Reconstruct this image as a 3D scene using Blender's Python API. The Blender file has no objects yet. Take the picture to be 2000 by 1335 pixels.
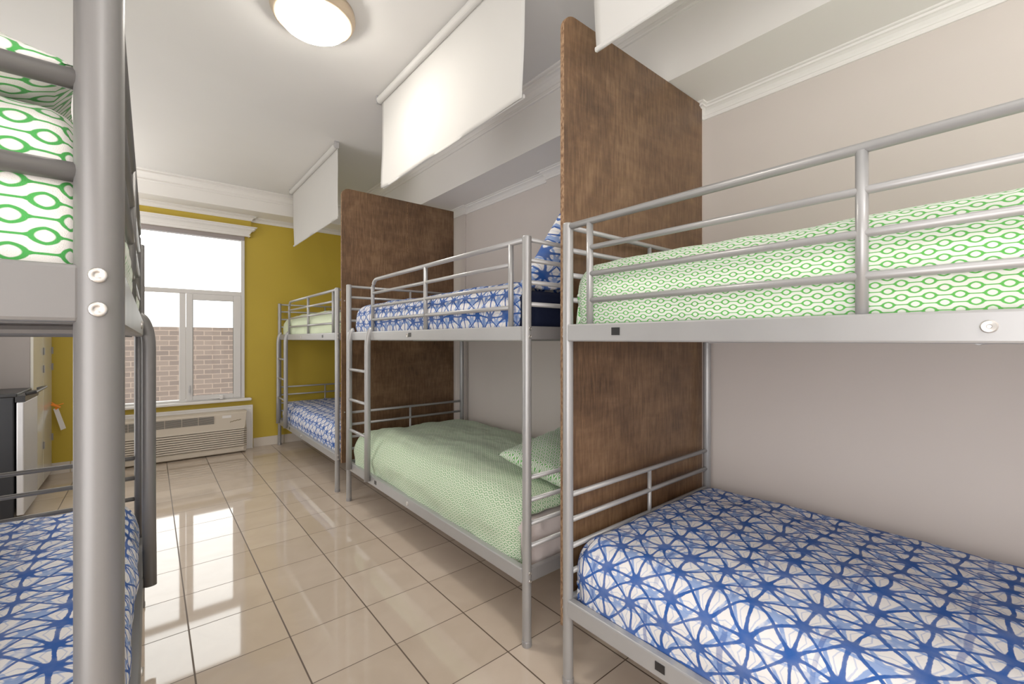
import bpy, bmesh, math, random
from mathutils import Vector, Matrix, noise
random.seed(7)
C = bpy.context.scene.collection
PI = math.pi

# ------------------------------------------------------------------ node helpers
class NT:
    def __init__(s, name):
        s.m = bpy.data.materials.new(name); s.m.use_nodes = True
        s.t = s.m.node_tree; s.n = s.t.nodes; s.l = s.t.links
        s.b = s.n['Principled BSDF']; s.out = s.n['Material Output']
    def put(s, sock, v):
        if v is None: return
        if isinstance(v, bpy.types.NodeSocket): s.l.new(v, sock)
        elif isinstance(v, (tuple, list)) and sock.type == 'RGBA' and len(v) == 3: sock.default_value = (*v, 1)
        else: sock.default_value = v
    def M(s, op, a, b=None, c=None, clamp=False):
        n = s.n.new('ShaderNodeMath'); n.operation = op; n.use_clamp = clamp
        s.put(n.inputs[0], a); s.put(n.inputs[1], b); s.put(n.inputs[2], c)
        return n.outputs[0]
    def V(s, op, a, b=None):
        n = s.n.new('ShaderNodeVectorMath'); n.operation = op
        s.put(n.inputs[0], a); s.put(n.inputs[1], b)
        return n.outputs[0]
    def scale(s, a, k):
        n = s.n.new('ShaderNodeVectorMath'); n.operation = 'SCALE'; s.put(n.inputs[0], a); n.inputs[3].default_value = k
        return n.outputs[0]
    def coord(s, which='Object'):
        return s.n.new('ShaderNodeTexCoord').outputs[which]
    def world(s): return s.n.new('ShaderNodeNewGeometry').outputs['Position']
    def sep(s, v):
        n = s.n.new('ShaderNodeSeparateXYZ'); s.put(n.inputs[0], v); return n.outputs
    def comb(s, x, y, z=0.0):
        n = s.n.new('ShaderNodeCombineXYZ'); s.put(n.inputs[0], x); s.put(n.inputs[1], y); s.put(n.inputs[2], z); return n.outputs[0]
    def noise(s, v, scale, detail=3, rough=.5, dist=0):
        n = s.n.new('ShaderNodeTexNoise'); s.put(n.inputs['Vector'], v)
        n.inputs['Scale'].default_value = scale; n.inputs['Detail'].default_value = detail
        n.inputs['Roughness'].default_value = rough; n.inputs['Distortion'].default_value = dist
        return n.outputs
    def ramp(s, f, pts):
        n = s.n.new('ShaderNodeValToRGB'); s.put(n.inputs[0], f); e = n.color_ramp.elements
        while len(e) < len(pts): e.new(.5)
        for i, (p, c) in enumerate(pts): e[i].position = p; e[i].color = (*c, 1)
        return n.outputs[0]
    def mix(s, f, a, b):
        n = s.n.new('ShaderNodeMix'); n.data_type = 'RGBA'; s.put(n.inputs[0], f); s.put(n.inputs[6], a); s.put(n.inputs[7], b)
        return n.outputs[2]
    def smooth(s, v, lo, hi):
        n = s.n.new('ShaderNodeMapRange'); n.interpolation_type = 'SMOOTHSTEP'
        s.put(n.inputs[0], v); s.put(n.inputs[1], lo); s.put(n.inputs[2], hi); n.inputs[3].default_value = 0; n.inputs[4].default_value = 1
        return n.outputs[0]
    def bump(s, h, strength=.3, dist=.01):
        n = s.n.new('ShaderNodeBump'); s.put(n.inputs['Height'], h); n.inputs['Strength'].default_value = strength
        n.inputs['Distance'].default_value = dist; s.l.new(n.outputs[0], s.b.inputs['Normal'])
    def set(s, col=None, rough=None, metal=None, spec=None):
        s.put(s.b.inputs['Base Color'], col); s.put(s.b.inputs['Roughness'], rough)
        s.put(s.b.inputs['Metallic'], metal); s.put(s.b.inputs['Specular IOR Level'], spec)
        return s.m

def srgb(r, g, b):
    f = lambda v: (v/255/12.92) if v/255 <= .04045 else ((v/255+.055)/1.055)**2.4
    return (f(r), f(g), f(b))

def paint(name, col, rough=.6, spec=.3, var=.03, scale=3.0):
    t = NT(name); n = t.noise(t.world(), scale, 3)[0]
    c1 = tuple(max(0, c*(1-var)) for c in col); c2 = tuple(min(1, c*(1+var)) for c in col)
    t.bump(t.noise(t.world(), 180, 2)[0], .05, .002)
    return t.set(t.mix(n, c1, c2), rough, 0, spec)

M = {}
M['ceiling'] = paint('ceiling_paint', (.70, .69, .675), .75)
M['white'] = paint('white_trim_paint', (.80, .78, .75), .5)
M['beige'] = paint('beige_wall_paint', (.60, .545, .505), .55)
M['yellow'] = paint('mustard_wall_paint', (.52, .375, .04), .5, .3, .04)
M['tilebase'] = paint('baseboard_tile', (.66, .60, .52), .25, .5)
M['upvc'] = paint('white_window_plastic', (.72, .71, .70), .35, .5, .01)
M['headshade'] = paint('window_head_painted_shade', (.30, .265, .26), .5)  # frame head lies in shadow; that shade is put into this grey
M['acbeige'] = paint('warm_white_plastic', (.60, .53, .43), .4, .4, .01)
M['acdark'] = paint('dark_grille_plastic', (.10, .10, .095), .5, .3, .01)
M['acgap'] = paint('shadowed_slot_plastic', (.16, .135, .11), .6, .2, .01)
M['black'] = paint('black_plastic', (.012, .012, .013), .35, .4, .01)
M['fridgeblack'] = paint('black_enamel', (.008, .009, .012), .42, .4, .01)
M['navy'] = paint('navy_mattress_fabric', (.008, .011, .028), .9, .1, .1, 60)
M['brass'] = paint('lamp_rim_metal', (.50, .39, .27), .35, .5, .01)
M['orange'] = paint('orange_cord', (.95, .28, .03), .5)
M['paper'] = paint('white_paper', (.80, .78, .75), .7)
M['logo'] = paint('printed_mark_olive', (.22, .18, .10), .6)

def metal(name, col, rough, met):
    t = NT(name); n = t.noise(t.world(), 9, 4)[0]
    c = t.mix(n, tuple(v*.93 for v in col), tuple(v*1.05 for v in col))
    t.bump(t.noise(t.world(), 900, 1)[0], .04, .0005)
    return t.set(c, t.M('ADD', t.M('MULTIPLY', n, .1), rough-.05), met, .5)
M['silver'] = metal('silver_powder_coat', (.37, .37, .372), .36, .4)
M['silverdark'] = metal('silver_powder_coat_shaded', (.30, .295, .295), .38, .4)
M['bolt'] = metal('zinc_bolt', (.62, .60, .57), .3, .9)
M['steel'] = metal('brushed_steel', (.62, .62, .63), .42, .7)
M['silvershade'] = metal('silver_powder_coat_painted_shade', (.165, .16, .156), .38, .35)  # same silver coat, darkened so the left bunk reads as shaded
M['sheet'] = None

def fabric_bump(t, uv, base=0.0):
    a = t.noise(uv, 14, 3)[0]; b = t.noise(uv, 900, 1)[0]
    t.bump(t.M('ADD', a, t.M('MULTIPLY', b, .12)), .35, .012)

def green_fabric(name, swap=False, white=(.69, .725, .65), line=(.09, .40, .07), k=1.0):
    t = NT(name); uv = t.coord('UV'); o = t.sep(uv)
    x, y = (o[1], o[0]) if swap else (o[0], o[1])
    w = t.noise(uv, 6, 2)[1]; ws = t.sep(w)
    x = t.M('ADD', x, t.M('MULTIPLY', ws[0], .006)); y = t.M('ADD', y, t.M('MULTIPLY', ws[1], .006))
    L, P = .041*k, .0145*k
    def fam(ox, oy):
        # centred wrap: one row family of rings joined by thin lines
        fx = t.M('MULTIPLY', t.M('SUBTRACT', t.M('FRACT', t.M('ADD', t.M('DIVIDE', x, L), ox)), .5), L)
        fy = t.M('MULTIPLY', t.M('SUBTRACT', t.M('FRACT', t.M('ADD', t.M('DIVIDE', y, 2*P), oy)), .5), 2*P)
        ax = t.M('ABSOLUTE', fx); ay = t.M('ABSOLUTE', fy)
        r = t.M('ADD', t.M('POWER', t.M('DIVIDE', ax, .0098*k), 1.55), t.M('POWER', t.M('DIVIDE', ay, .0068*k), 1.9))
        ring = t.M('SUBTRACT', 1.0, t.smooth(t.M('ABSOLUTE', t.M('SUBTRACT', r, .88)), .24, .44))
        lw = t.M('ADD', .0007*k, t.M('MULTIPLY', .0012*k, t.M('SUBTRACT', 1.0, t.smooth(ax, .009*k, .014*k))))
        ln = t.M('MULTIPLY', t.M('SUBTRACT', 1.0, t.smooth(ay, lw, t.M('ADD', lw, .0006*k))), t.M('GREATER_THAN', ax, .0088*k))
        return t.M('MAXIMUM', ring, ln)
    f = t.M('MAXIMUM', fam(0.0, 0.0), fam(.5, .5))
    fabric_bump(t, uv)
    g = t.mix(t.noise(uv, 4, 2)[0], tuple(v*.85 for v in line), tuple(min(1, v*1.2) for v in line))
    t.put(t.b.inputs['Sheen Weight'], .15)
    return t.set(t.mix(f, white, g), .85, 0, .2)

def blue_fabric(name, swap=False, k=1.0):
    t = NT(name); uv0 = t.coord('UV'); o = t.sep(uv0)
    uv = t.comb(t.M('DIVIDE', o[1] if swap else o[0], .108*k), t.M('DIVIDE', o[0] if swap else o[1], .092*k))
    w1 = t.scale(t.V('SUBTRACT', t.noise(uv, .6, 1)[1], (.5, .5, .5)), .6)
    w2 = t.scale(t.V('SUBTRACT', t.noise(uv, 9, 2)[1], (.5, .5, .5)), .03)
    p = t.V('ADD', t.V('ADD', uv, w1), w2)
    def layer(off, n, w0, wn, soft):
        q = t.sep(t.V('ADD', p, off))
        qx = t.M('SUBTRACT', t.M('FRACT', q[0]), .5); qy = t.M('SUBTRACT', t.M('FRACT', q[1]), .5)
        r = t.M('SQRT', t.M('ADD', t.M('MULTIPLY', qx, qx), t.M('MULTIPLY', qy, qy)))
        th = t.M('ARCTAN2', qy, qx)
        d = t.M('MULTIPLY', t.M('MULTIPLY', r, t.M('ABSOLUTE', t.M('SINE', t.M('MULTIPLY', th, n/2)))), 2.0/n)
        wid = t.M('ADD', w0, t.M('MULTIPLY', wn, t.M('EXPONENT', t.M('MULTIPLY', r, -7.0))))
        hub = t.M('SUBTRACT', 1.0, t.smooth(r, .035, .085))
        return t.M('MAXIMUM', hub, t.M('SUBTRACT', 1.0, t.smooth(d, wid, t.M('ADD', wid, soft))))
    dark = layer((0, 0, 0), 8, .029, .052, .014)
    lite = layer((.5, .25, 0), 6, .030, .03, .02)
    spok = layer((0, 0, 0), 16, .009, .02, .008)
    # sparse heavy dye runs along one direction
    ps = t.sep(p)
    band = t.M('ABSOLUTE', t.M('SUBTRACT', t.M('FRACT', t.M('MULTIPLY', t.M('ADD', ps[0], t.M('MULTIPLY', ps[1], .0)), .5)), .5))
    heavy = t.M('MULTIPLY', t.M('SUBTRACT', 1.0, t.smooth(band, .022, .036)), t.smooth(t.noise(p, .9, 1)[0], .35, .5))
    wash = t.noise(uv, 1.6, 3)[0]
    c = t.mix(t.M('MULTIPLY', lite, t.M('MULTIPLY', t.smooth(wash, .30, .46), .85)), (.74, .73, .725), (.14, .26, .56))
    c = t.mix(t.M('MULTIPLY', spok, .4), c, (.13, .24, .54))
    c = t.mix(t.M('MULTIPLY', dark, t.M('ADD', .72, t.M('MULTIPLY', wash, .45)), clamp=True), c, (.018, .078, .31))
    c = t.mix(t.M('MULTIPLY', heavy, .6), c, (.022, .08, .33))
    fabric_bump(t, uv0)
    return t.set(c, .85, 0, .2)

def plain_fabric(name, col):
    t = NT(name); uv = t.coord('Object'); fabric_bump(t, uv)
    return t.set(t.mix(t.noise(uv, 5, 2)[0], tuple(v*.93 for v in col), col), .9, 0, .15)
M['sheet'] = plain_fabric('off_white_sheet', (.62, .55, .53))
M['blue'] = blue_fabric('blue_shibori_cotton')
M['blue_x'] = blue_fabric('blue_shibori_cotton_across', True)
M['green'] = green_fabric('green_ring_cotton')
M['green_x'] = green_fabric('green_ring_cotton_across', True, (.74, .72, .68), (.05, .31, .06), 1.15)
M['green_p'] = green_fabric('green_ring_cotton_bold', False, (.74, .72, .68), (.05, .31, .06), 1.15)
M['green_mid'] = green_fabric('sage_ring_cotton', False, (.63, .71, .55), (.13, .33, .13), 1.0)
M['green_far'] = green_fabric('pale_green_ring_cotton', False, (.76, .82, .62), (.50, .66, .36))

def wood():
    t = NT('stained_plywood'); p = t.world(); o = t.sep(p)
    g = t.comb(t.M('MULTIPLY', t.M('ADD', o[0], o[1]), 1.0), t.M('MULTIPLY', o[2], .10))
    fine = t.noise(g, 90, 4, .6)[0]
    blotch = t.noise(p, 3.2, 5, .62, .6)[0]
    streak = t.noise(t.comb(t.M('MULTIPLY', o[0], 4.0), o[1], t.M('MULTIPLY', o[2], 16.0)), 1.3, 4, .6, .4)[0]
    f = t.M('ADD', t.M('ADD', t.M('MULTIPLY', fine, .42), t.M('MULTIPLY', blotch, .42)), t.M('MULTIPLY', streak, .18))
    c = t.ramp(f, [(.36, (.050, .025, .012)), (.50, (.125, .066, .032)), (.66, (.22, .128, .066))])
    t.bump(fine, .12, .002)
    return t.set(c, .42, 0, .4)
M['wood'] = wood()
t = NT('raw_plywood_edge'); o = t.sep(t.world())
M['woodedge'] = t.set(t.ramp(t.noise(t.comb(t.M('MULTIPLY', o[1], 3.0), o[0], o[2]), 60, 4)[0], [(.35, (.10, .045, .02)), (.6, (.33, .20, .11))]), .7, 0, .2)

def tiles():
    t = NT('glossy_floor_tile'); p = t.world(); o = t.sep(p); S = .3177
    ux = t.M('DIVIDE', t.M('SUBTRACT', o[0], .4427), S); uy = t.M('DIVIDE', t.M('SUBTRACT', o[1], 1.650), S)
    def line(u, w):
        a = t.M('ABSOLUTE', t.M('SUBTRACT', t.M('FRACT', t.M('ADD', u, .5)), .5))   # 0 on the joint
        return t.M('SUBTRACT', 1.0, t.smooth(a, w, w+.0022))
    lx, ly = line(ux, .0080), line(uy, .0052)
    gr = t.M('MAXIMUM', lx, ly)
    cell = t.comb(t.M('FLOOR', ux), t.M('FLOOR', uy))
    wn = t.n.new('ShaderNodeTexWhiteNoise'); t.put(wn.inputs[0], cell)
    vein = t.noise(t.V('ADD', p, t.scale(wn.outputs[1], 5)), 5, 4, .5, .8)[0]
    f = t.M('ADD', t.M('MULTIPLY', wn.outputs[0], .35), t.M('MULTIPLY', vein, .65))
    c = t.ramp(f, [(.2, (.46, .375, .29)), (.55, (.52, .43, .345)), (.8, (.57, .48, .39))])
    c = t.mix(gr, c, (.075, .046, .026))
    t.bump(t.M('ADD', t.M('MULTIPLY', gr, -1.0), t.M('MULTIPLY', t.noise(p, 2.2, 2)[0], .10)), .25, .003)
    return t.set(c, t.M('ADD', .045, t.M('MULTIPLY', gr, .6)), 0, .78)
M['tiles'] = tiles()

def brick():
    t = NT('pale_grey_brick'); o = t.sep(t.world())
    n = t.n.new('ShaderNodeTexBrick'); t.put(n.inputs['Vector'], t.comb(o[0], o[2]))
    n.inputs['Color1'].default_value = (.135, .108, .098, 1); n.inputs['Color2'].default_value = (.085, .070, .068, 1)
    n.inputs['Mortar'].default_value = (.24, .19, .165, 1); n.inputs['Scale'].default_value = 1
    n.inputs['Brick Width'].default_value = .215; n.inputs['Row Height'].default_value = .075; n.inputs['Mortar Size'].default_value = .006
    n.inputs['Bias'].default_value = -.1
    c = t.mix(t.M('MULTIPLY', t.noise(t.world(), 2.5, 4)[0], .5), n.outputs[0], (.20, .16, .145))
    return t.set(c, .9, 0, .1)
M['brick'] = brick()
M['concrete'] = paint('pale_concrete', (.55, .53, .50), .9, .1, .2)

t = NT('locker_enamel'); M['locker'] = t.set(t.mix(t.noise(t.world(), 2, 2)[0], (.60, .585, .52), (.66, .645, .58)), .10, 0, .6)
M['lockergrey'] = paint('locker_grey_enamel', (.27, .24, .225), .4, .4, .04)

def blindcloth():
    t = NT('white_blind_fabric'); b2 = t.n.new('ShaderNodeBsdfTranslucent'); b2.inputs[0].default_value = (.75, .74, .72, 1)
    mx = t.n.new('ShaderNodeMixShader'); mx.inputs[0].default_value = .3
    t.bump(t.noise(t.world(), 700, 1)[0], .1, .001)
    t.set(t.mix(t.noise(t.world(), 4, 2)[0], (.70, .695, .675), (.74, .735, .715)), .8, 0, .1)
    t.l.new(t.b.outputs[0], mx.inputs[1]); t.l.new(b2.outputs[0], mx.inputs[2]); t.l.new(mx.outputs[0], t.out.inputs[0])
    return t.m
M['blind'] = blindcloth()

def emis(name, col, st):
    t = NT(name); t.set(col, .5); t.b.inputs['Emission Color'].default_value = (*col, 1); t.b.inputs['Emission Strength'].default_value = st
    t.l.new(t.ramp(t.noise(t.world(), 3, 1)[0], [(0, col), (1, tuple(min(1, v*1.01) for v in col))]), t.b.inputs['Emission Color'])
    return t.m
M['lampglow'] = emis('frosted_lamp_glass', (1.0, .92, .82), 72.0)

def glass():
    t = NT('clear_window_glass'); tr = t.n.new('ShaderNodeBsdfTransparent'); tr.inputs[0].default_value = (.97, .98, .975, 1)
    gl = t.n.new('ShaderNodeBsdfGlossy'); gl.inputs['Roughness'].default_value = .01
    fr = t.n.new('ShaderNodeFresnel'); fr.inputs[0].default_value = 1.2
    mx = t.n.new('ShaderNodeMixShader'); t.l.new(fr.outputs[0], mx.inputs[0]); t.l.new(tr.outputs[0], mx.inputs[1]); t.l.new(gl.outputs[0], mx.inputs[2])
    t.l.new(mx.outputs[0], t.out.inputs[0]); t.n.remove(t.b); return t.m
M['glass'] = glass()

# ------------------------------------------------------------------ mesh helpers
def obj(name, bm, m, parent=None, smooth=False, bevel=0, loc=None):
    bmesh.ops.recalc_face_normals(bm, faces=bm.faces)
    me = bpy.data.meshes.new(name); bm.to_mesh(me); bm.free()
    for mm in (m if isinstance(m, list) else [m]): me.materials.append(mm)
    if smooth:
        for p in me.polygons: p.use_smooth = True
    o = bpy.data.objects.new(name, me); C.objects.link(o)
    if parent is not None:
        o.parent = parent; o.matrix_parent_inverse = parent.matrix_basis.inverted()
    if bevel:
        b = o.modifiers.new('bevel', 'BEVEL'); b.width = bevel; b.segments = 2; b.limit_method = 'ANGLE'; b.angle_limit = .6
    return o
def thing(name, label, cat, loc=(0, 0, 0), group=None):
    o = bpy.data.objects.new(name, None); C.objects.link(o); o.location = loc; o.empty_display_size = .1
    o['label'] = label; o['category'] = cat
    if group: o['group'] = group
    return o
def tag(o, label, cat, group=None):
    o['label'] = label; o['category'] = cat
    if group: o['group'] = group
    return o
def struct(name, bm, m, **k):
    o = obj(name, bm, m, **k)
    if o.parent is None: o['kind'] = 'structure'
    return o
def box(bm, a, b, mi=0):
    a, b = [min(p, q) for p, q in zip(a, b)], [max(p, q) for p, q in zip(a, b)]
    v = [bm.verts.new((x, y, z)) for x in (a[0], b[0]) for y in (a[1], b[1]) for z in (a[2], b[2])]
    for f in ((0, 1, 3, 2), (4, 6, 7, 5), (0, 4, 5, 1), (2, 3, 7, 6), (0, 2, 6, 4), (1, 5, 7, 3)):
        bm.faces.new([v[i] for i in f]).material_index = mi
def BX(a, b):
    bm = bmesh.new(); box(bm, a, b); return bm
def frame_of(d):
    d = d.normalized(); u = Vector((0, 0, 1)) if abs(d.z) < .9 else Vector((1, 0, 0))
    s = d.cross(u).normalized(); return s, s.cross(d).normalized()
def tube(bm, pts, r, n=14, r2=None, caps=True):
    """round (or oval r x r2) tube along pts"""
    pts = [Vector(p) for p in pts]; rings = []
    for i, p in enumerate(pts):
        d = (pts[min(i+1, len(pts)-1)] - pts[max(i-1, 0)]); s, u = frame_of(d)
        rings.append([bm.verts.new(p + s*math.cos(2*PI*k/n)*r + u*math.sin(2*PI*k/n)*(r2 or r)) for k in range(n)])
    for A, B in zip(rings, rings[1:]):
        for k in range(n): bm.faces.new((A[k], A[(k+1) % n], B[(k+1) % n], B[k]))
    if caps: bm.faces.new(rings[0]); bm.faces.new(rings[-1][::-1])
def cap_post(bm, x, y, z0, z1, r, n=20):
    prof = [(r*.9, z0), (r, z0+.004), (r, z1-.006), (r*.93, z1-.002), (r*.7, z1)]
    rings = [[bm.verts.new((x+q*math.cos(2*PI*k/n), y+q*math.sin(2*PI*k/n), z)) for k in range(n)] for q, z in prof]
    for A, B in zip(rings, rings[1:]):
        for k in range(n): bm.faces.new((A[k], A[(k+1) % n], B[(k+1) % n], B[k]))
    bm.faces.new(rings[0]); bm.faces.new(rings[-1])
def lathe(bm, prof, c, axis='z', n=32):
    def P(r, h, a):
        x, y = r*math.cos(a), r*math.sin(a)
        v = {'z': (x, y, h), 'y': (x, h, y), 'x': (h, x, y)}[axis]
        return Vector(c) + Vector(v)
    rings = [[bm.verts.new(P(max(r, 1e-4), h, 2*PI*k/n)) for k in range(n)] for r, h in prof]
    for A, B in zip(rings, rings[1:]):
        for k in range(n): bm.faces.new((A[k], A[(k+1) % n], B[(k+1) % n], B[k]))
    bm.faces.new(rings[0]); bm.faces.new(rings[-1])
def sweep(path, prof, side=1):
    """profile (out, z) swept along a plan path with mitred corners; side=+1: out is to the left of travel"""
    bm = bmesh.new(); P = [Vector(p) for p in path]; rows = []
    for i, p in enumerate(P):
        ns = []
        if i > 0: d = (p-P[i-1]).normalized(); ns.append(Vector((-d.y, d.x))*side)
        if i < len(P)-1: d = (P[i+1]-p).normalized(); ns.append(Vector((-d.y, d.x))*side)
        n = sum(ns, Vector((0, 0))).normalized(); k = 1/max(.3, n.dot(ns[0]))
        rows.append([bm.verts.new((p.x+n.x*o*k, p.y+n.y*o*k, z)) for o, z in prof])
    m = len(prof)
    for A, B in zip(rows, rows[1:]):
        for j in range(m): bm.faces.new((A[j], A[(j+1) % m], B[(j+1) % m], B[j]))
    bm.faces.new(rows[0]); bm.faces.new(rows[-1])
    return bm
def crown(z1, h, d):
    q = [(0, 0), (.16, 0), (.20, .06), (.20, .14), (.10, .17), (.12, .27), (.20, .30), (.26, .42), (.42, .58), (.64, .68), (.80, .71), (.80, .78), (.70, .80), (.74, .88), (.92, .90), (1.0, .94), (1.0, 1.0), (0, 1.0)]
    return [(a*d, z1-h+b*h) for a, b in q]

# ------------------------------------------------------------------ room
ZC, XW, YW, XL, YB = 2.80, 2.23, 5.70, -1.20, -1.90
struct('floor', BX((XL-.1, YB-.1, -.08), (XW+.15, YW+.12, 0)), M['tiles'])
struct('ceiling', BX((XL-.1, YB-.1, ZC), (XW+.15, YW+.12, ZC+.1)), M['ceiling'])
bm = bmesh.new(); box(bm, (XW, YB, 0), (XW+.12, YW+.12, ZC))
box(bm, (2.19, 1.136, 0), (XW+.01, 2.27, ZC)); box(bm, (2.215, 3.36, 0), (XW+.01, 3.80, ZC))
struct('wall_right', bm, M['beige'])
struct('wall_left', BX((XL-.1, YB, 0), (XL, YW+.12, ZC)), M['beige'])
struct('wall_back', BX((XL-.1, YB-.1, 0), (XW+.12, YB, ZC)), M['beige'])
# window wall with its opening, the window bay stands 6 cm proud
WX0, WX1, WZ0, WZ1 = -.36, .812, .568, 2.36
bm = bmesh.new()
box(bm, (XL, YW, 0), (WX0, YW+.12, ZC)); box(bm, (WX1, YW, 0), (XW, YW+.12, ZC))
box(bm, (WX0, YW, 0), (WX1, YW+.12, WZ0)); box(bm, (WX0, YW, WZ1), (WX1, YW+.12, ZC))
box(bm, (WX0-.05, YW-.05, 2.36), (.872, YW, 2.60))
struct('wall_window', bm, M['yellow'])
XB, ZB, YBM, ZBM = 1.87, 2.425, 5.365, 2.588
struct('beam', BX((XB, YB, ZB), (XW+.01, YBM+.05, ZC)), M['white'])
struct('beam', BX((XL, YBM, ZBM), (XW, YW+.01, ZC)), M['white'])
struct('trim_1', sweep([(XB, YB), (XB, YBM), (XL, YBM)], crown(ZC, .095, .08), 1), M['white'])
struct('trim_2', sweep([(XW, YB), (XW, 1.136), (2.19, 1.136), (2.19, 2.27), (XW, 2.27), (XW, 3.36), (2.215, 3.36), (2.215, 3.80), (XW, 3.80), (XW, YW)], crown(ZB, .066, .047), 1), M['white'])
struct('trim_3', sweep([(XW, YW), (.872, YW), (.872, YW-.05), (WX0-.05, YW-.05), (WX0-.05, YW), (XL, YW)], crown(ZBM, .050, .055), 1), M['white'])
struct('trim_4', sweep([(.845, YW), (.845, YW-.05), (WX0-.05, YW-.05), (WX0-.05, YW)], crown(2.462, .103, .075), 1), M['white'])
bm = bmesh.new()
x = .9
while x < XW:
    box(bm, (x, YW-.012, 0), (min(x+.314, XW), YW, .10)); x += .3177
struct('baseboard_window', bm, M['tilebase'], bevel=.002)
bm = bmesh.new(); y = 1.65-.3177*11
while y < YW-.05:
    box(bm, (XW-.012, y, 0), (XW, y+.314, .10)); y += .3177
struct('baseboard_right', bm, M['tilebase'], bevel=.002)
bm = bmesh.new()
x = XL
while x < -.42:
    box(bm, (x, YW-.012, 0), (min(x+.314, -.42), YW, .10)); x += .3177
struct('baseboard_left', bm, M['tilebase'], bevel=.002)

# window
win = bpy.data.objects.new('window_1', None); C.objects.link(win); win.location = (.23, YW+.02, WZ0); win['kind'] = 'structure'
bpy.context.view_layer.update()
YF0, YF1 = YW-.03, YW+.05
bm = bmesh.new()
box(bm, (WX0, YF0, WZ0), (WX0+.035, YF1, WZ1)); box(bm, (WX1-.035, YF0, WZ0), (WX1, YF1, WZ1))
box(bm, (WX0+.035, YF0, WZ0), (WX1-.035, YF1, WZ0+.02))
box(bm, (WX0+.035, YF0, 1.698), (WX1-.035, YF1, 1.742))
box(bm, (.232, YF0+.004, WZ0+.02), (.285, YF1, 1.698))
obj('window_frame', bm, M['upvc'], win, bevel=.004)
obj('window_head', BX((WX0, YF0-.01, 2.315), (WX1-.002, YF1, 2.375)), M['headshade'], win, bevel=.006)
bm = bmesh.new(); sx0, sx1, sz0, sz1 = .288, .774, .58, 1.695
for a, b in (((sx0, sz0), (sx0+.055, sz1)), ((sx1-.07, sz0), (sx1, sz1)), ((sx0+.055, sz0), (sx1-.07, sz0+.045)), ((sx0+.055, sz1-.062), (sx1-.07, sz1))):
    box(bm, (a[0], YF0-.012, a[1]), (b[0], YF0+.03, b[1]))
obj('window_sash', bm, M['upvc'], win, bevel=.005)
bm = bmesh.new()   # rubber seal around the casement glass
for a, b in (((.343, .625), (.347, 1.633)), ((.700, .625), (.704, 1.633)), ((.343, .623), (.704, .627)), ((.343, 1.630), (.704, 1.634))):
    box(bm, (a[0], YF0-.008, a[1]), (b[0], YF0+.0, b[1]))
obj('window_seal', bm, M['acdark'], win)
for n, (a, b) in enumerate((((WX0+.035, 1.742), (WX1-.035, 2.315)), ((WX0+.035, WZ0+.02), (.232, 1.698)), ((.345, .625), (.702, 1.632)))):
    obj('window_pane', BX((a[0], YW+.012, a[1]), (b[0], YW+.016, b[1])), M['glass'], win)
bm = bmesh.new(); tube(bm, [(.50, YF0-.03, .592), (.56, YF0-.035, .590), (.60, YF0-.04, .597)], .007, 8); box(bm, (.575, YF0-.045, .575), (.605, YF0-.012, .615))
obj('window_crank', bm, M['upvc'], win, smooth=False, bevel=.003)
bm = bmesh.new(); tube(bm, [(.316, YF0-.022, .66), (.316, YF0-.026, .74)], .006, 8); box(bm, (.305, YF0-.02, .64), (.327, YF0-.01, .70))
obj('window_lock', bm, M['steel'], win)
obj('window_sill', BX((WX0-.06, YW-.085, .538), (.875, YF0+.01, .568)), M['white'], win, bevel=.012)

# outside
o = obj('brick_wall', BX((-6, 8.30, -.6), (7, 8.55, 1.405)), M['brick']); tag(o, 'pale grey-brown brick wall outside the window', 'wall')
o = obj('outside_ground', BX((-6, YW+.13, -.7), (7, 8.30, -.6)), M['concrete']); o['kind'] = 'structure'

# ------------------------------------------------------------------ air conditioner
ac = thing('air_conditioner', 'cream through-wall air conditioner with slatted front below the window', 'air conditioner', (.23, 5.6, 0))
bpy.context.view_layer.update()
AX0, AX1, AY0, AY1 = -.35, .812, 5.50, 5.66
bm = bmesh.new()    # body: rounded cross section swept in X, with louvre steps
prof = [(AY1, .012), (AY0+.012, .012), (AY0, .022), (AY0, .058)]
nl = 9; z0, z1 = .070, .272
for i in range(nl):
    a = z0+(z1-z0)*i/nl; b = z0+(z1-z0)*(i+1)/nl
    prof += [(AY0+.022, a+.001), (AY0+.022, a+.0075), (AY0-.002, a+.0095), (AY0+.001, b)]
prof += [(AY0+.002, z1+.002), (AY0+.004, .295), (AY0+.015, .425), (AY0+.026, .438), (AY0+.05, .445), (AY1, .445)]
def acx(y, t):   # rounded vertical front corners
    r = .035; k = max(0, r-(y-AY0)); return r-math.sqrt(max(0, r*r-k*k))
L = [bm.verts.new((AX0+acx(y, 0), y, z)) for y, z in prof]; R = [bm.verts.new((AX1-acx(y, 0), y, z)) for y, z in prof]
for i in range(len(prof)):
    f = bm.faces.new((L[i], L[(i+1) % len(prof)], R[(i+1) % len(prof)], R[i]))
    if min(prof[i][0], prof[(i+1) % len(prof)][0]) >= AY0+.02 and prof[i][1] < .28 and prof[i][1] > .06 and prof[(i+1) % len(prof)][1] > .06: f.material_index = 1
bm.faces.new(L); bm.faces.new(R)
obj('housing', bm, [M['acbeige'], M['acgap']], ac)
def acy(z): return AY0+.004+(z-.295)/.13*.011
bm = bmesh.new(); a, b = .335, .415
v = [bm.verts.new(p) for p in ((-.30, acy(a)-.001, a), (.514, acy(a)-.001, a), (.514, acy(b)-.001, b), (-.30, acy(b)-.001, b))]; bm.faces.new(v)
r_ = bmesh.ops.extrude_face_region(bm, geom=bm.faces[:]); bmesh.ops.translate(bm, vec=(0, .012, 0), verts=[q for q in r_['geom'] if isinstance(q, bmesh.types.BMVert)])
g = obj('vent_grille', bm, M['acdark'], ac)
bm = bmesh.new()
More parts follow.
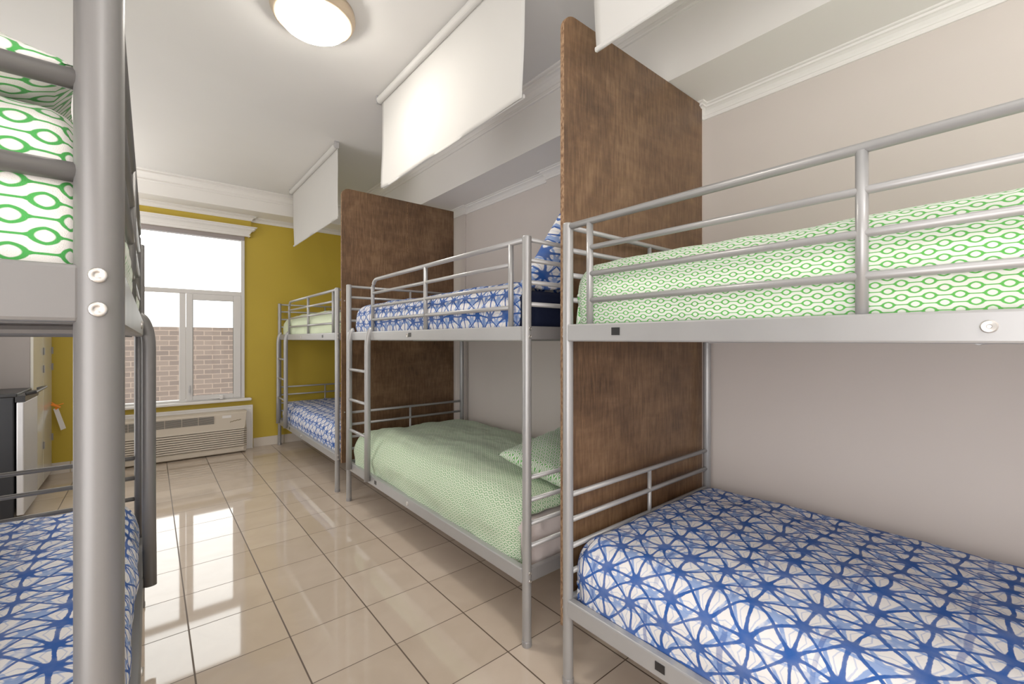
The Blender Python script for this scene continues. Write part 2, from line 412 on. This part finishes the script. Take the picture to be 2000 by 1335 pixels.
for i in range(7):
    z = a+.004+i*.0115; box(bm, (-.298, acy(z)-.004, z), (.512, acy(z), z+.0022))
for i in range(7):
    x = -.298+i*.1355; box(bm, (x-.0015, acy(a)-.005, a), (x+.0015, acy(b)+.0, b))
obj('fin', bm, M['acbeige'], g)
obj('label_plate', BX((.585, acy(.39)-.003, .385), (.665, acy(.40)+.001, .412)), M['paper'], ac)
bm = bmesh.new(); pts = [(.655+t*.10, acy(.345)-.001, .335+.022*(t**.5)+.003*math.sin(t*22)) for t in [i/14 for i in range(15)]]
tube(bm, pts, .0035, 6)
obj('maker_mark', bm, M['logo'], ac)
bm = bmesh.new()
for p, q in (((-.42, .445), (.886, .482)), ((.80, .0), (.886, .445)), ((-.42, .0), (-.34, .445))): box(bm, (p[0], YW-.045, p[1]), (q[0], YW-.0, q[1]))
for p, q in (((-.42, .470), (.888, .486)), ((.871, .0), (.888, .472))): box(bm, (p[0], YW-.055, p[1]), (q[0], YW-.04, q[1]))
struct('trim_5', bm, M['white'], bevel=.003)

# ------------------------------------------------------------------ ceiling lamps
def lamp(x, y, label):
    t_ = thing('ceiling_lamp', label, 'lamp', (x, y, ZC), None); bpy.context.view_layer.update()
    bm = bmesh.new(); lathe(bm, [(.10, ZC), (.185, ZC-.002), (.188, ZC-.03), (.176, ZC-.055), (.160, ZC-.062), (.155, ZC-.05), (.10, ZC-.045)], (x, y, 0), n=48)
    obj('lamp_rim', bm, M['brass'], t_, smooth=True)
    bm = bmesh.new(); lathe(bm, [(.158, ZC-.052), (.157, ZC-.064), (.14, ZC-.085), (.10, ZC-.102), (.05, ZC-.110), (.001, ZC-.112)], (x, y, 0), n=48)
    obj('lamp_shade', bm, M['lampglow'], t_, smooth=True)
    return t_
lamp(.605, 2.225, 'round glowing ceiling lamp with tan metal rim over the aisle')

# ------------------------------------------------------------------ blinds
def blind(y0, y1, label, sag):
    t_ = thing('roller_blind', label, 'blind', (1.15, (y0+y1)/2, ZC), 'white roller blinds hung from the ceiling along the bunks'); bpy.context.view_layer.update()
    X = 1.15
    bm = bmesh.new(); tube(bm, [(X, y0+.012, ZC-.03), (X, y1-.012, ZC-.03)], .021, 20); obj('roller', bm, M['blind'], t_, smooth=False)
    for y in (y0, y1):
        bm = bmesh.new(); box(bm, (X-.018, y-.003, ZC-.052), (X+.018, y+.003, ZC)); box(bm, (X-.018, y-.012, ZC-.003), (X+.018, y+.012, ZC)); lathe(bm, [(.012, -.006), (.012, .006)], (X, y, ZC-.03), 'y', 12)
        obj('bracket', bm, M['steel'], t_)
    bm = bmesh.new(); ny, nz = 50, 24; zt, zb = ZC-.03, 2.195; rows = []
    for i in range(ny+1):
        y = y0+.02+(y1-y0-.04)*i/ny; col = []
        for j in range(nz+1):
            v = j/nz; z = zt+(zb-zt)*v
            e = v*v*(.012*math.exp(-((y-y0)/.10)**2)+.016*math.exp(-((y1-y)/.12)**2))*sag
            w = v*.006*math.sin(y*9+sag*3+noise.noise((y*3, v*2, sag))*2)
            yy = y - v*v*.012*math.copysign(1, y-(y0+y1)/2)*(abs(y-(y0+y1)/2)/((y1-y0)/2))**6
            col.append(bm.verts.new((X+.016+e+w, yy, z)))
        rows.append(col)
    for A, B in zip(rows, rows[1:]):
        for j in range(nz): bm.faces.new((A[j], A[j+1], B[j+1], B[j]))
    o = obj('blind_cloth', bm, M['blind'], t_, smooth=True); s = o.modifiers.new('s', 'SOLIDIFY'); s.thickness = .0012
    bm = bmesh.new(); tube(bm, [(X+.018, y0+.03, zb+.008), (X+.018, y1-.03, zb+.008)], .005, 8, .009); obj('hem_bar', bm, M['blind'], t_)
blind(3.60, 5.07, 'white roller blind hanging nearest the window wall, beside far bunk', 1.0)
blind(1.31, 2.76, 'white roller blind hanging over the middle bunk between the two wooden partitions', -1.0)
blind(-.46, 1.00, 'white roller blind in front of the near partition top, cut off by the upper edge', .6)

# ------------------------------------------------------------------ partitions
def partition(y, x0, x1, z0, z1, label, r=.06):
    bm = bmesh.new(); pts = [(x0, z0), (x1, z0), (x1, z1)]
    for k in range(9):
        a = PI/2+PI/2*k/8; pts.append((x0+r+r*math.cos(a), z1-r+r*math.sin(a)))
    A = [bm.verts.new((x, y, z)) for x, z in pts]; B = [bm.verts.new((x, y+.019, z)) for x, z in pts]
    bm.faces.new(A); bm.faces.new(B[::-1])
    for i in range(len(pts)):
        j = (i+1) % len(pts); bm.faces.new((A[i], A[j], B[j], B[i])).material_index = 1
    o = obj('wooden_partition', bm, [M['wood'], M['woodedge']], bevel=.002); tag(o, label, 'partition', 'stained plywood partitions between the bunks'); return o
p1 = partition(1.115, 1.165, 2.182, .17, 2.42, 'tall brown stained plywood partition between the near and middle bunks')
p2 = partition(3.475, 1.147, 2.166, .255, 2.40, 'brown stained plywood partition with a joint line, between middle and far bunks')
bm = bmesh.new(); box(bm, (1.70, 3.4735, 1.95), (1.703, 3.4752, 2.395)); obj('panel_joint', bm, M['woodedge'], p2)
for z in (.65, 1.52):
    bm = bmesh.new(); lathe(bm, [(.005, -.002), (.005, .001)], (1.17, 3.474, z), 'y', 10); obj('screw', bm, M['bolt'], p2)

# ------------------------------------------------------------------ bunk beds
W, LN = 1.01, 2.03
def bunk(fx, fy, sx, sy, label, dz=0.0, S=None):
    """local x: 0 aisle side .. W wall side, local y: 0 plain end .. LN ladder end"""
    T = lambda x, y, z: (fx+sx*x, fy+sy*y, z+(dz if z > .05 else 0))
    root = thing('bunk_bed', label, 'bunk bed', T(W/2, LN/2, 0), 'silver tubular steel bunk beds'); bpy.context.view_layer.update()
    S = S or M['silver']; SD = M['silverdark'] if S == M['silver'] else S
    def tb(pts, r, n=12, r2=None, bm=None):
        bm = bm or bmesh.new(); tube(bm, [T(*p) for p in pts], r, n, r2); return bm
    def bxx(a, b, bm=None):
        bm = bm or bmesh.new(); box(bm, T(*a), T(*b)); return bm
    H = 1.632
    for x in (0, W):
        for y in (0, LN):
            bm = bmesh.new(); p = T(x, y, 0); cap_post(bm, p[0], p[1], .012, H+dz, .0185)
            po = obj('post', bm, S, root, smooth=True)
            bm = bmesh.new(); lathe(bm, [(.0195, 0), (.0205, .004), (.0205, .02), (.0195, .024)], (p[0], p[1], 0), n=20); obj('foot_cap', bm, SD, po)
            e = -1 if y == 0 else 1
            for z in (1.230, 1.262, .262, .294):
                q = T(x, y+e*.0185, z); bm = bmesh.new(); d_ = e*sy
                lathe(bm, [(.0012, .0024*d_), (.0030, .0026*d_), (.0034, .0034*d_), (.0060, .0034*d_), (.0072, .0024*d_), (.0072, -.003*d_)], q, 'y', 16)
                obj('bolt', bm, M['bolt'], po, smooth=True)
    for zt, nm in ((1.272, 'upper'), (.306, 'lower')):
        zb = zt-.060
        for x0 in (-.018, W-.012):
            r = obj('side_rail', bxx((x0, .012, zb), (x0+.030, LN-.012, zt)), S, root, bevel=.005)
            if x0 < 0:
                q = T(x0-.001, LN/2, (zt+zb)/2); bm = bmesh.new(); lathe(bm, [(.003, -sx*.001), (.004, -sx*.0035), (.0095, -sx*.004), (.0115, -sx*.002), (.0115, sx*.002)], q, 'x', 20); obj('bolt', bm, M['bolt'], r)
                yy = {('upper', -1): .22, ('lower', -1): .375, ('upper', 1): .985 if fy < 3 else .33, ('lower', 1): 1.48}[(nm, sy)]
                if sx > 0: obj('black_clip', bxx((x0-.002, yy-.015, (zt+zb)/2-.009), (x0+.001, yy+.016, (zt+zb)/2+.015)), M['black'], r)
        for y0 in (-.012, LN-.012):
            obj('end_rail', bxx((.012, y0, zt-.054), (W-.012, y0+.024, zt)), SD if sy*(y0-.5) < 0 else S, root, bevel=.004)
    # end bars: four round bars with a middle stub at each end and level
    for y in (0, LN):
        for zs, zf in (((1.618, 1.537, 1.448, 1.360), 1.27), ((.665, .575, .481, .391), .305)):
            bm = bmesh.new()
            for z in zs: tb([(.015, y, z), (W-.015, y, z)], .0095, 12, bm=bm)
            tb([(W/2, y, zs[0]), (W/2, y, zf-.01)], .0085, 10, bm=bm)
            obj('end_bars', bm, S, root, smooth=True)
    # guard rail on the aisle side, curved down near the ladder
    bm = bmesh.new()
    g = [(.0, .012, 1.618), (.0, 1.50, 1.618)]
    for k in range(1, 8):
        a = PI/2*k/7; g.append((0, 1.50+.07*math.sin(a), 1.618-.07*(1-math.cos(a))))
    g.append((0, 1.57, 1.268))
    tb(g, .0115, 14, bm=bm)
    for y in (.10, .834): tb([(0, y, 1.612), (0, y, 1.268)], .0115, 12, bm=bm)
    for z in (1.529, 1.440, 1.351): tb([(0, .10, z), (0, 1.57, z)], .0093, 12, bm=bm)
    obj('guard_rail', bm, S, root, smooth=True)
    # ladder
    la = thing('ladder', '', '', T(-.034, 1.74, .27)); del la['label']; del la['category']; la.parent = root; la.matrix_parent_inverse = root.matrix_basis.inverted(); bpy.context.view_layer.update()
    for y in (1.575, 1.925):
        pts = [(-.037, y, .268), (-.034, y, .60), (-.034, y, 1.17)]
        for k in range(1, 9):
            a = PI/2*k/8; pts.append((-.034+.034*(1-math.cos(a)), y, 1.17+.115*math.sin(a)))
        bm = bmesh.new(); P_ = [Vector(T(*p)) for p in pts]; rings = []
        n = 16
        for i, p in enumerate(P_):
            d = (P_[min(i+1, len(P_)-1)]-P_[max(i-1, 0)]).normalized(); yv = Vector((0, 1, 0)); u = d.cross(yv).normalized()
            rings.append([bm.verts.new(p+yv*.0145*math.cos(2*PI*k/n)+u*.021*math.sin(2*PI*k/n)) for k in range(n)])
        for A, B in zip(rings, rings[1:]):
            for k in range(n): bm.faces.new((A[k], A[(k+1) % n], B[(k+1) % n], B[k]))
        bm.faces.new(rings[0]); bm.faces.new(rings[-1])
        o = obj('ladder_rail', bm, S, root, smooth=True); o.parent = la; o.matrix_parent_inverse = (la.matrix_basis).inverted() if False else la.matrix_world.inverted()
    for z in (.561, .782, 1.0):
        o = obj('rung', tb([(-.034, 1.58, z), (-.034, 1.92, z)], .0105), S, root, smooth=True); o.parent = la; o.matrix_parent_inverse = la.matrix_world.inverted()
    # wire mesh bed bases
    for zb in (1.232, .262):
        bm = bmesh.new()
        for i in range(33):
            x = .03+(W-.06)*i/32; tb([(x, .01, zb), (x, LN-.01, zb)], .0017, 5, bm=bm)
        for i in range(20):
            y = .05+(LN-.10)*i/19; tb([(.012, y, zb-.003), (W-.012, y, zb-.003)], .0017, 5, bm=bm)
        for i in range(3):
            y = .5+i*.5; tb([(.012, y, zb-.014), (W-.012, y, zb-.014)], .009, 8, bm=bm)
        obj('mesh_base', bm, S, root)
    return T

Tn = bunk(1.145, 1.076, 1, -1, 'silver metal bunk bed nearest on the right with green upper bedding')
Tm = bunk(1.158, 1.312, 1, 1, 'silver metal bunk bed in the middle between two wooden partitions')
Tf = bunk(1.155, 3.60, 1, 1, 'silver metal bunk bed in the far corner against the yellow wall')
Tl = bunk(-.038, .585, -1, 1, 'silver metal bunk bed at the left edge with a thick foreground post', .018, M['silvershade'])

# ------------------------------------------------------------------ bedding
def smootherstep(t): t = max(0, min(1, t)); return t*t*(3-2*t)
def wrap(t, a, b, R, drop_a, drop_b):
    """arc coordinate t in [a-ext.., b+ext..] -> (pos, depth)"""
    q = R*PI/2
    def edge(s):    # s: arc length past the start of the rounding
        if s <= 0: return None
        if s < q: an = s/R; return (R*math.sin(an), R*(1-math.cos(an)))
        return (R, R+(s-q))
    if t > b-R:
        e = edge(t-(b-R)); return (b-R+e[0], e[1])
    if t < a+R:
        e = edge((a+R)-t)
        return (a+R-e[0], e[1]) if e else (t, 0)
    return (t, 0)
def duvet(name, label, cat, mat, x0, x1, y0, y1, top, drops, R=.07, seed=0, puff=.02, wr=.006, group=None, folds=0.0, hi=(140, 230), roundc=.10, slope=0):
    """cloth box over a mattress. drops = lengths hanging over (x0 side, x1 side, y0 side, y1 side) measured as total depth"""
    nx, ny = hi; q = R*PI/2
    ext = [(d-R)+q-R if d > R else -R+q*(d/R) for d in drops]
    bm = bmesh.new(); uvl = bm.loops.layers.uv.new('uv'); rows = []; UV = {}
    off = seed*7.3
    for i in range(nx+1):
        tx = (x0-ext[0])+(x1-x0+ext[0]+ext[1])*i/nx; col = []
        for j in range(ny+1):
            ty = (y0-ext[2])+(y1-y0+ext[2]+ext[3])*j/ny
            px, dx = wrap(tx, x0, x1, R, 0, 0); py, dy = wrap(ty, y0, y1, R, 0, 0)
            d = max(dx, dy) if (dx > R or dy > R) else min(R, math.hypot(dx, dy)) if (dx and dy) else max(dx, dy)
            if dx > 0 and dy > 0: d = max(dx, dy, min(math.hypot(dx, dy), max(dx, dy)+.02))
            cx, cy = (x0+x1)/2, (y0+y1)/2
            # rounded plan corners
            ex = abs(px-cx)-((x1-x0)/2-roundc); ey = abs(py-cy)-((y1-y0)/2-roundc)
            if ex > 0 and ey > 0:
                h = math.hypot(ex, ey); k = max(ex, ey)/h
                px = cx+math.copysign((x1-x0)/2-roundc+ex*k, px-cx); py = cy+math.copysign((y1-y0)/2-roundc+ey*k, py-cy)
            u = (tx-x0)/(x1-x0); v = (ty-y0)/(y1-y0)
            cr = max(0, 4*u*(1-u)); cv = min(1, max(0, 4*v*(1-v))*1.6)
            z = top-d+puff*(cr*cv-.6)*(1 if d < .04 else math.exp(-(d-.04)*20))+slope*v
            nn = noise.noise((tx*5+off, ty*3.5, 1.3+off))*wr*1.6+noise.noise((tx*13, ty*9+off, off))*wr*.8+noise.noise((tx*34, ty*26+off, off))*wr*.22
            side = smootherstep((d-R*.6)/.08)
            bulge = side*math.sin(min(1, d/max(.1, max(drops)))*PI)*.012
            fo = 0
            if folds: fo = side*folds*(.5+.5*math.sin((ty if dx > dy else tx)*46+4*noise.noise((ty*3, off, tx))))*(.4+.6*noise.noise((ty*2.2, 5+off, 1)))
            if dx >= dy and dx > 0: px += math.copysign(bulge+nn*side+fo, px-cx); z += nn*(1-side)
            elif dy > 0: py += math.copysign(bulge+nn*side+fo, py-cy); z += nn*(1-side)
            else: z += nn
            vt = bm.verts.new((px, py, z)); UV[vt] = (ty, tx) ; col.append(vt)
        rows.append(col)
    for A, B in zip(rows, rows[1:]):
        for j in range(ny):
            f = bm.faces.new((A[j], B[j], B[j+1], A[j+1]))
            for l in f.loops: l[uvl].uv = UV[l.vert]
    o = obj(name, bm, mat, smooth=True)
    s = o.modifiers.new('thick', 'SOLIDIFY'); s.thickness = .012; s.offset = -1
    return tag(o, label, cat, group)

def mattress(x0, x1, y0, y1, z0, z1, label, mat, pleats=0):
    bm = bmesh.new(); n = 40
    def ring(z, ins):
        out = []; r = .06
        X0, X1, Y0, Y1 = x0+ins, x1-ins, y0+ins, y1-ins
        for cx, cy, a0 in ((X1-r, Y1-r, 0), (X0+r, Y1-r, PI/2), (X0+r, Y0+r, PI), (X1-r, Y0+r, 1.5*PI)):
            for k in range(7):
                a = a0+PI/2*k/6; out.append((cx+r*math.cos(a), cy+r*math.sin(a), z))
        # resample the straight ends
        res = []
        for i, p in enumerate(out):
            q = out[(i+1) % len(out)]; d = math.dist(p, q); m = max(1, int(d/.02))
            for k in range(m):
                t_ = k/m; res.append([p[0]+(q[0]-p[0])*t_, p[1]+(q[1]-p[1])*t_, z])
        return res
    H = z1-z0; lv = [(0, .03), (.06, .008), (.16, 0), (.35, 0), (.5, 0), (.65, 0), (.84, 0), (.94, .008), (1, .03)]
    R_ = [ring(z0+H*f, ins) for f, ins in lv]; m = min(len(r) for r in R_)
    R_ = [[r[int(i*len(r)/m)] for i in range(m)] for r in R_]
    cx, cy = (x0+x1)/2, (y0+y1)/2
    VR = []
    for li, r in enumerate(R_):
        row = []
        for p in r:
            w = pleats*noise.noise((p[0]*16+p[2]*14, p[1]*16, p[2]*7))*(1 if 0 < li < 8 else 0)
            dx, dy = p[0]-cx, p[1]-cy; nx, ny = (math.copysign(1, dx), 0) if abs(dx)/(x1-x0) > abs(dy)/(y1-y0) else (0, math.copysign(1, dy))
            row.append(bm.verts.new((p[0]+nx*w, p[1]+ny*w, p[2])))
        VR.append(row)
    for A, B in zip(VR, VR[1:]):
        for k in range(m): bm.faces.new((A[k], A[(k+1) % m], B[(k+1) % m], B[k]))
    bm.faces.new(VR[0]); bm.faces.new(VR[-1])
    return tag(obj('mattress', bm, mat, smooth=True), label, 'mattress')

def pillow(label, mat, loc, size, rot, seed=0, group=None, taper=0):
    w, h, th = size; n = 44
    bm = bmesh.new(); uvl = bm.loops.layers.uv.new('uv'); UV = {}
    def sheet(sg):
        rows = []
        for i in range(n+1):
            u = -1+2*i/n; col = []
            for j in range(n+1):
                v = -1+2*j/n
                e = (1-abs(u)**2.6)*(1-abs(v)**2.6)
                z = sg*th/2*max(0, e)**.48
                px = u*w/2*(1-.07*(1-abs(v)**2)*abs(u)**2 if True else 1); py = v*h/2*(1-.07*(1-abs(u)**2)*abs(v)**2)
                px *= 1-taper*(v+1)/2
                nz = noise.noise((u*2.2+seed, v*2.2, sg*2+seed))*.018+noise.noise((u*6+seed, v*6, sg))*.006
                z += nz*min(1, e*3)
                vt = bm.verts.new((px, py, z)); UV[vt] = (px+seed*.13, py+seed*.07); col.append(vt)
            rows.append(col)
        for A, B in zip(rows, rows[1:]):
            for j in range(n):
                f = bm.faces.new((A[j], B[j], B[j+1], A[j+1]) if sg > 0 else (A[j], A[j+1], B[j+1], B[j]))
                for l in f.loops: l[uvl].uv = UV[l.vert]
    sheet(1); sheet(-1); bmesh.ops.remove_doubles(bm, verts=bm.verts, dist=.0005)
    o = obj('pillow', bm, mat, smooth=True); o.location = loc; o.rotation_euler = rot
    return tag(o, label, 'pillow', group)

def span(T, a, b):
    p, q = T(a[0], a[1], 1), T(b[0], b[1], 1); return min(p[0], q[0]), max(p[0], q[0]), min(p[1], q[1]), max(p[1], q[1])
# near bunk (y0 side is the plain camera end, y1 the partition end)
x0, x1, y0, y1 = span(Tn, (.022, .030), (W-.025, LN-.03))
mattress(x0+.02, x1-.01, y0+.02, y1-.02, 1.236, 1.44, 'white mattress under the green duvet of the near upper bunk', M['sheet'])
duvet('duvet', 'white duvet with green ring pattern on the near upper bunk', 'duvet', M['green'], x0, x1, y0, y1+.03, 1.503, (.24, .2, .24, .24), R=.07, roundc=.07, seed=1, puff=.03, wr=.007)
mattress(x0+.02, x1-.01, y0+.02, y1-.02, .266, .43, 'white mattress under the blue duvet of the near lower bunk', M['sheet'])
duvet('duvet', 'blue and white tie-dye duvet on the near lower bunk, largest in view', 'duvet', M['blue'], x0-.008, x1+.015, y0, y1+.035, .528, (.238, .16, .20, .225), R=.085, seed=2, puff=.03, wr=.006, roundc=.09)
# middle bunk
x0, x1, y0, y1 = span(Tm, (.022, .030), (W-.025, LN-.03))
mattress(x0+.015, x1-.01, y0, y1-.02, 1.236, 1.425, 'navy mattress on the middle upper bunk, bare at its near end', M['navy'])
duvet('duvet', 'blue and white tie-dye duvet on the middle upper bunk', 'duvet', M['blue'], x0, x1, y0+.015, y1, 1.478, (.225, .2, .035, .225), R=.065, seed=3, puff=.02, wr=.007)
pillow('blue and white tie-dye pillow propped at the near end of the middle upper bunk', M['blue'], (1.68, 1.455, 1.615), (.92, .46, .18), (math.radians(104), 0, 0), 2, taper=.55)
mattress(x0+.015, x1-.01, y0-.004, y1-.02, .262, .47, 'mattress in a crumpled off-white sheet on the middle lower bunk', M['sheet'], .028)
duvet('duvet', 'sage green ring patterned duvet on the middle lower bunk', 'duvet', M['green_mid'], x0-.004, x1+.008, y0+.005, y1, .542, (.27, .16, .06, .24), R=.10, seed=4, puff=.025, wr=.009, folds=.010)
pillow('pale green ring patterned pillow on the sage duvet of the middle lower bunk', M['green'], (1.72, 1.56, .632), (.72, .44, .16), (math.radians(10), math.radians(-4), math.radians(6)), 5)
# far bunk
x0, x1, y0, y1 = span(Tf, (.022, .030), (W-.025, LN-.03))
mattress(x0+.02, x1-.01, y0+.02, y1-.02, 1.236, 1.42, 'white mattress under the pale green duvet of the far upper bunk', M['sheet'])
duvet('duvet', 'pale green duvet on the far upper bunk beside the yellow wall', 'duvet', M['green_far'], x0, x1, y0, y1+.02, 1.49, (.235, .2, .22, .235), R=.08, seed=5, puff=.04, wr=.012, hi=(80, 130), slope=-.01)
mattress(x0+.02, x1-.01, y0+.02, y1-.02, .266, .43, 'white mattress under the blue duvet of the far lower bunk', M['sheet'])
duvet('duvet', 'blue and white tie-dye duvet on the far lower bunk', 'duvet', M['blue'], x0-.004, x1, y0, y1, .505, (.215, .16, .20, .20), R=.09, seed=6, puff=.02, wr=.008, hi=(80, 130))
# left bunk
x0, x1, y0, y1 = span(Tl, (.022, .030), (W-.025, LN-.03))
mattress(x0+.02, x1-.02, y0+.02, y1-.02, 1.254, 1.42, 'white mattress under the green duvet of the left upper bunk', M['sheet'])
duvet('duvet', 'white duvet with bold green rings on the left upper bunk', 'duvet', M['green_x'], x0, x1+.015, y0-.012, y1, 1.462, (.2, .19, .19, .2), R=.05, seed=7, puff=.02, wr=.006, roundc=.03)
pillow('white pillow with bold green rings on the left upper bunk', M['green_p'], (-.42, .815, 1.495), (.74, .44, .13), (math.radians(3), 0, 0), 3)
mattress(x0+.02, x1-.02, y0+.02, y1-.02, .284, .45, 'white mattress under the blue duvet of the left lower bunk', M['sheet'])
duvet('duvet', 'blue and white tie-dye duvet on the left lower bunk behind the foreground post', 'duvet', M['blue_x'], x0, x1+.012, y0, y1, .535, (.2, .23, .2, .22), R=.09, seed=8, puff=.02, wr=.008)

# ------------------------------------------------------------------ lockers, fridge
lx1, ly0, ly1 = -.695, 4.84, 5.64
lk = thing('locker', 'tall glossy cream locker with two doors beside the yellow wall', 'locker', (-.94, 5.24, 0)); bpy.context.view_layer.update()
obj('locker_body', BX((XL+.01, ly0, .02), (lx1, ly1, 1.78)), M['lockergrey'], lk, bevel=.003)
for a, b in ((ly0, 5.235), (5.245, ly1)):
    d = obj('door', BX((lx1, a+.002, .04), (lx1+.016, b-.002, 1.77)), M['locker'], lk, bevel=.002)
    for z in (.975, 1.12, .35, 1.6):
        bm = bmesh.new(); tube(bm, [(lx1+.02, b-.008, z-.03), (lx1+.02, b-.008, z+.03)], .007, 8); obj('hinge', bm, M['silverdark'], d)
bm = bmesh.new(); lathe(bm, [(.006, 0), (.006, -.003)], (-.87, ly0, .955), 'y', 10); obj('rivet', bm, M['bolt'], lk)
fr = thing('mini_fridge', 'black mini fridge with silver door in front of the lockers', 'fridge', (-.9, 4.62, 0)); bpy.context.view_layer.update()
fx1, fy0, fy1 = -.652, 4.34, 4.80
obj('cabinet', BX((-1.14, fy0, .03), (fx1-.045, fy1, .835)), M['fridgeblack'], fr, bevel=.006)
obj('cabinet_top', BX((-1.15, fy0-.004, .835), (fx1-.03, fy1+.004, .86)), M['black'], fr, bevel=.006)
d = obj('door', BX((fx1-.035, fy0+.003, .045), (fx1, fy1-.003, .80)), M['steel'], fr, bevel=.006)
bm = bmesh.new(); box(bm, (fx1-.04, fy0, .80), (fx1+.006, fy1, .842)); tube(bm, [(fx1+.006, fy0+.02, .85), (fx1+.045, fy0+.04, .858), (fx1+.045, fy1-.02, .862), (fx1, fy1-.01, .85)], .011, 8)
obj('handle', bm, M['black'], d, bevel=.002)
for x in (-1.1, fx1-.07):
    for y in (fy0+.04, fy1-.04):
        bm = bmesh.new(); lathe(bm, [(.018, 0), (.018, .031)], (x, y, 0), n=14); obj('foot', bm, M['black'], fr)
tg = thing('hanging_tag', 'white paper tag on an orange cord hanging from the locker edge', 'tag', (-.64, 5.6, .6)); bpy.context.view_layer.update()
bm = bmesh.new(); tube(bm, [(-.676, 5.60, .66), (-.655, 5.595, .64), (-.635, 5.59, .632), (-.60, 5.59, .645)], .004, 6); tube(bm, [(-.676, 5.60, .64), (-.65, 5.59, .628), (-.625, 5.59, .615), (-.65, 5.6, .60)], .010, 8)
obj('cord', bm, M['orange'], tg)
bm = bmesh.new(); v = [bm.verts.new(p) for p in ((-.665, 5.60, .60), (-.635, 5.60, .61), (-.585, 5.60, .42), (-.618, 5.60, .405))]; bm.faces.new(v)
o = obj('paper_tag', bm, M['paper'], tg); s = o.modifiers.new('s', 'SOLIDIFY'); s.thickness = .002

# ------------------------------------------------------------------ light
w = bpy.data.worlds.new('sky'); bpy.context.scene.world = w; w.use_nodes = True
bg = w.node_tree.nodes['Background']; bg.inputs[0].default_value = (1.0, .985, .96, 1); bg.inputs[1].default_value = 5.0
def light(name, typ, loc, energy, col, rot=(0, 0, 0), **k):
    l = bpy.data.lights.new(name, typ); l.energy = energy; l.color = col
    for a, b in k.items(): setattr(l, a, b)
    o = bpy.data.objects.new(name, l); C.objects.link(o); o.location = loc; o.rotation_euler = rot; return o
o = light('window_portal', 'AREA', (.226, YW+.10, 1.46), 1, (1, 1, 1), (-PI/2, 0, 0), shape='RECTANGLE', size=1.2, size_y=1.8); o.data.cycles.is_portal = True
light('entrance_fill', 'AREA', (.35, -1.1, ZC-.1), 14, (1, .96, .92), (0, 0, 0), shape='DISK', size=.5)  # added fill under the ceiling behind the camera, no fixture there
light('upward_fill', 'AREA', (.35, -.7, 1.75), 40, (1, .98, .96), (PI, 0, 0), shape='DISK', size=.9)  # added fill aimed up, brightens the ceiling by bounce
light('rear_fill', 'AREA', (.5, YB+.06, 1.15), 16, (1, .98, .97), (PI/2, 0, 0), shape='RECTANGLE', size=3.2, size_y=2.1)  # added broad fill across the back wall, lifts the shadows
light('locker_top_fill', 'AREA', (-.85, 4.9, 1.95), 15, (1, .97, .93), (PI, 0, 0), shape='RECTANGLE', size=.5, size_y=.9)  # added fill hidden above the lockers to brighten the far ceiling
light('left_side_fill', 'AREA', (XL+.05, -.75, 1.15), 62, (1, .98, .975), (0, -PI/2, 0), shape='RECTANGLE', size=2.0, size_y=1.9)  # added out-of-view fill for the near bunk and right wall
light('left_wall_fill', 'AREA', (XL+.05, 3.5, 1.3), 24, (1, .98, .96), (0, -PI/2, 0), shape='RECTANGLE', size=2.0, size_y=1.2)  # added out-of-view fill on the left wall, lights the far blind

# ------------------------------------------------------------------ camera
cam = bpy.data.cameras.new('camera'); co = bpy.data.objects.new('camera', cam); C.objects.link(co)
cam.sensor_width = 36; cam.lens = 857/2000*36; cam.shift_y = -5.5/2000; cam.clip_start = .02
co.location = (0, 0, 1.22); co.rotation_euler = (PI/2, 0, -math.radians(39.5))
sc = bpy.context.scene; sc.camera = co
sc.view_settings.view_transform = 'Standard'; sc.view_settings.look = 'None'; sc.view_settings.exposure = -0.18; sc.view_settings.gamma = 1.15
sc.cycles.max_bounces = 10; sc.cycles.diffuse_bounces = 6; sc.cycles.sample_clamp_indirect = 6
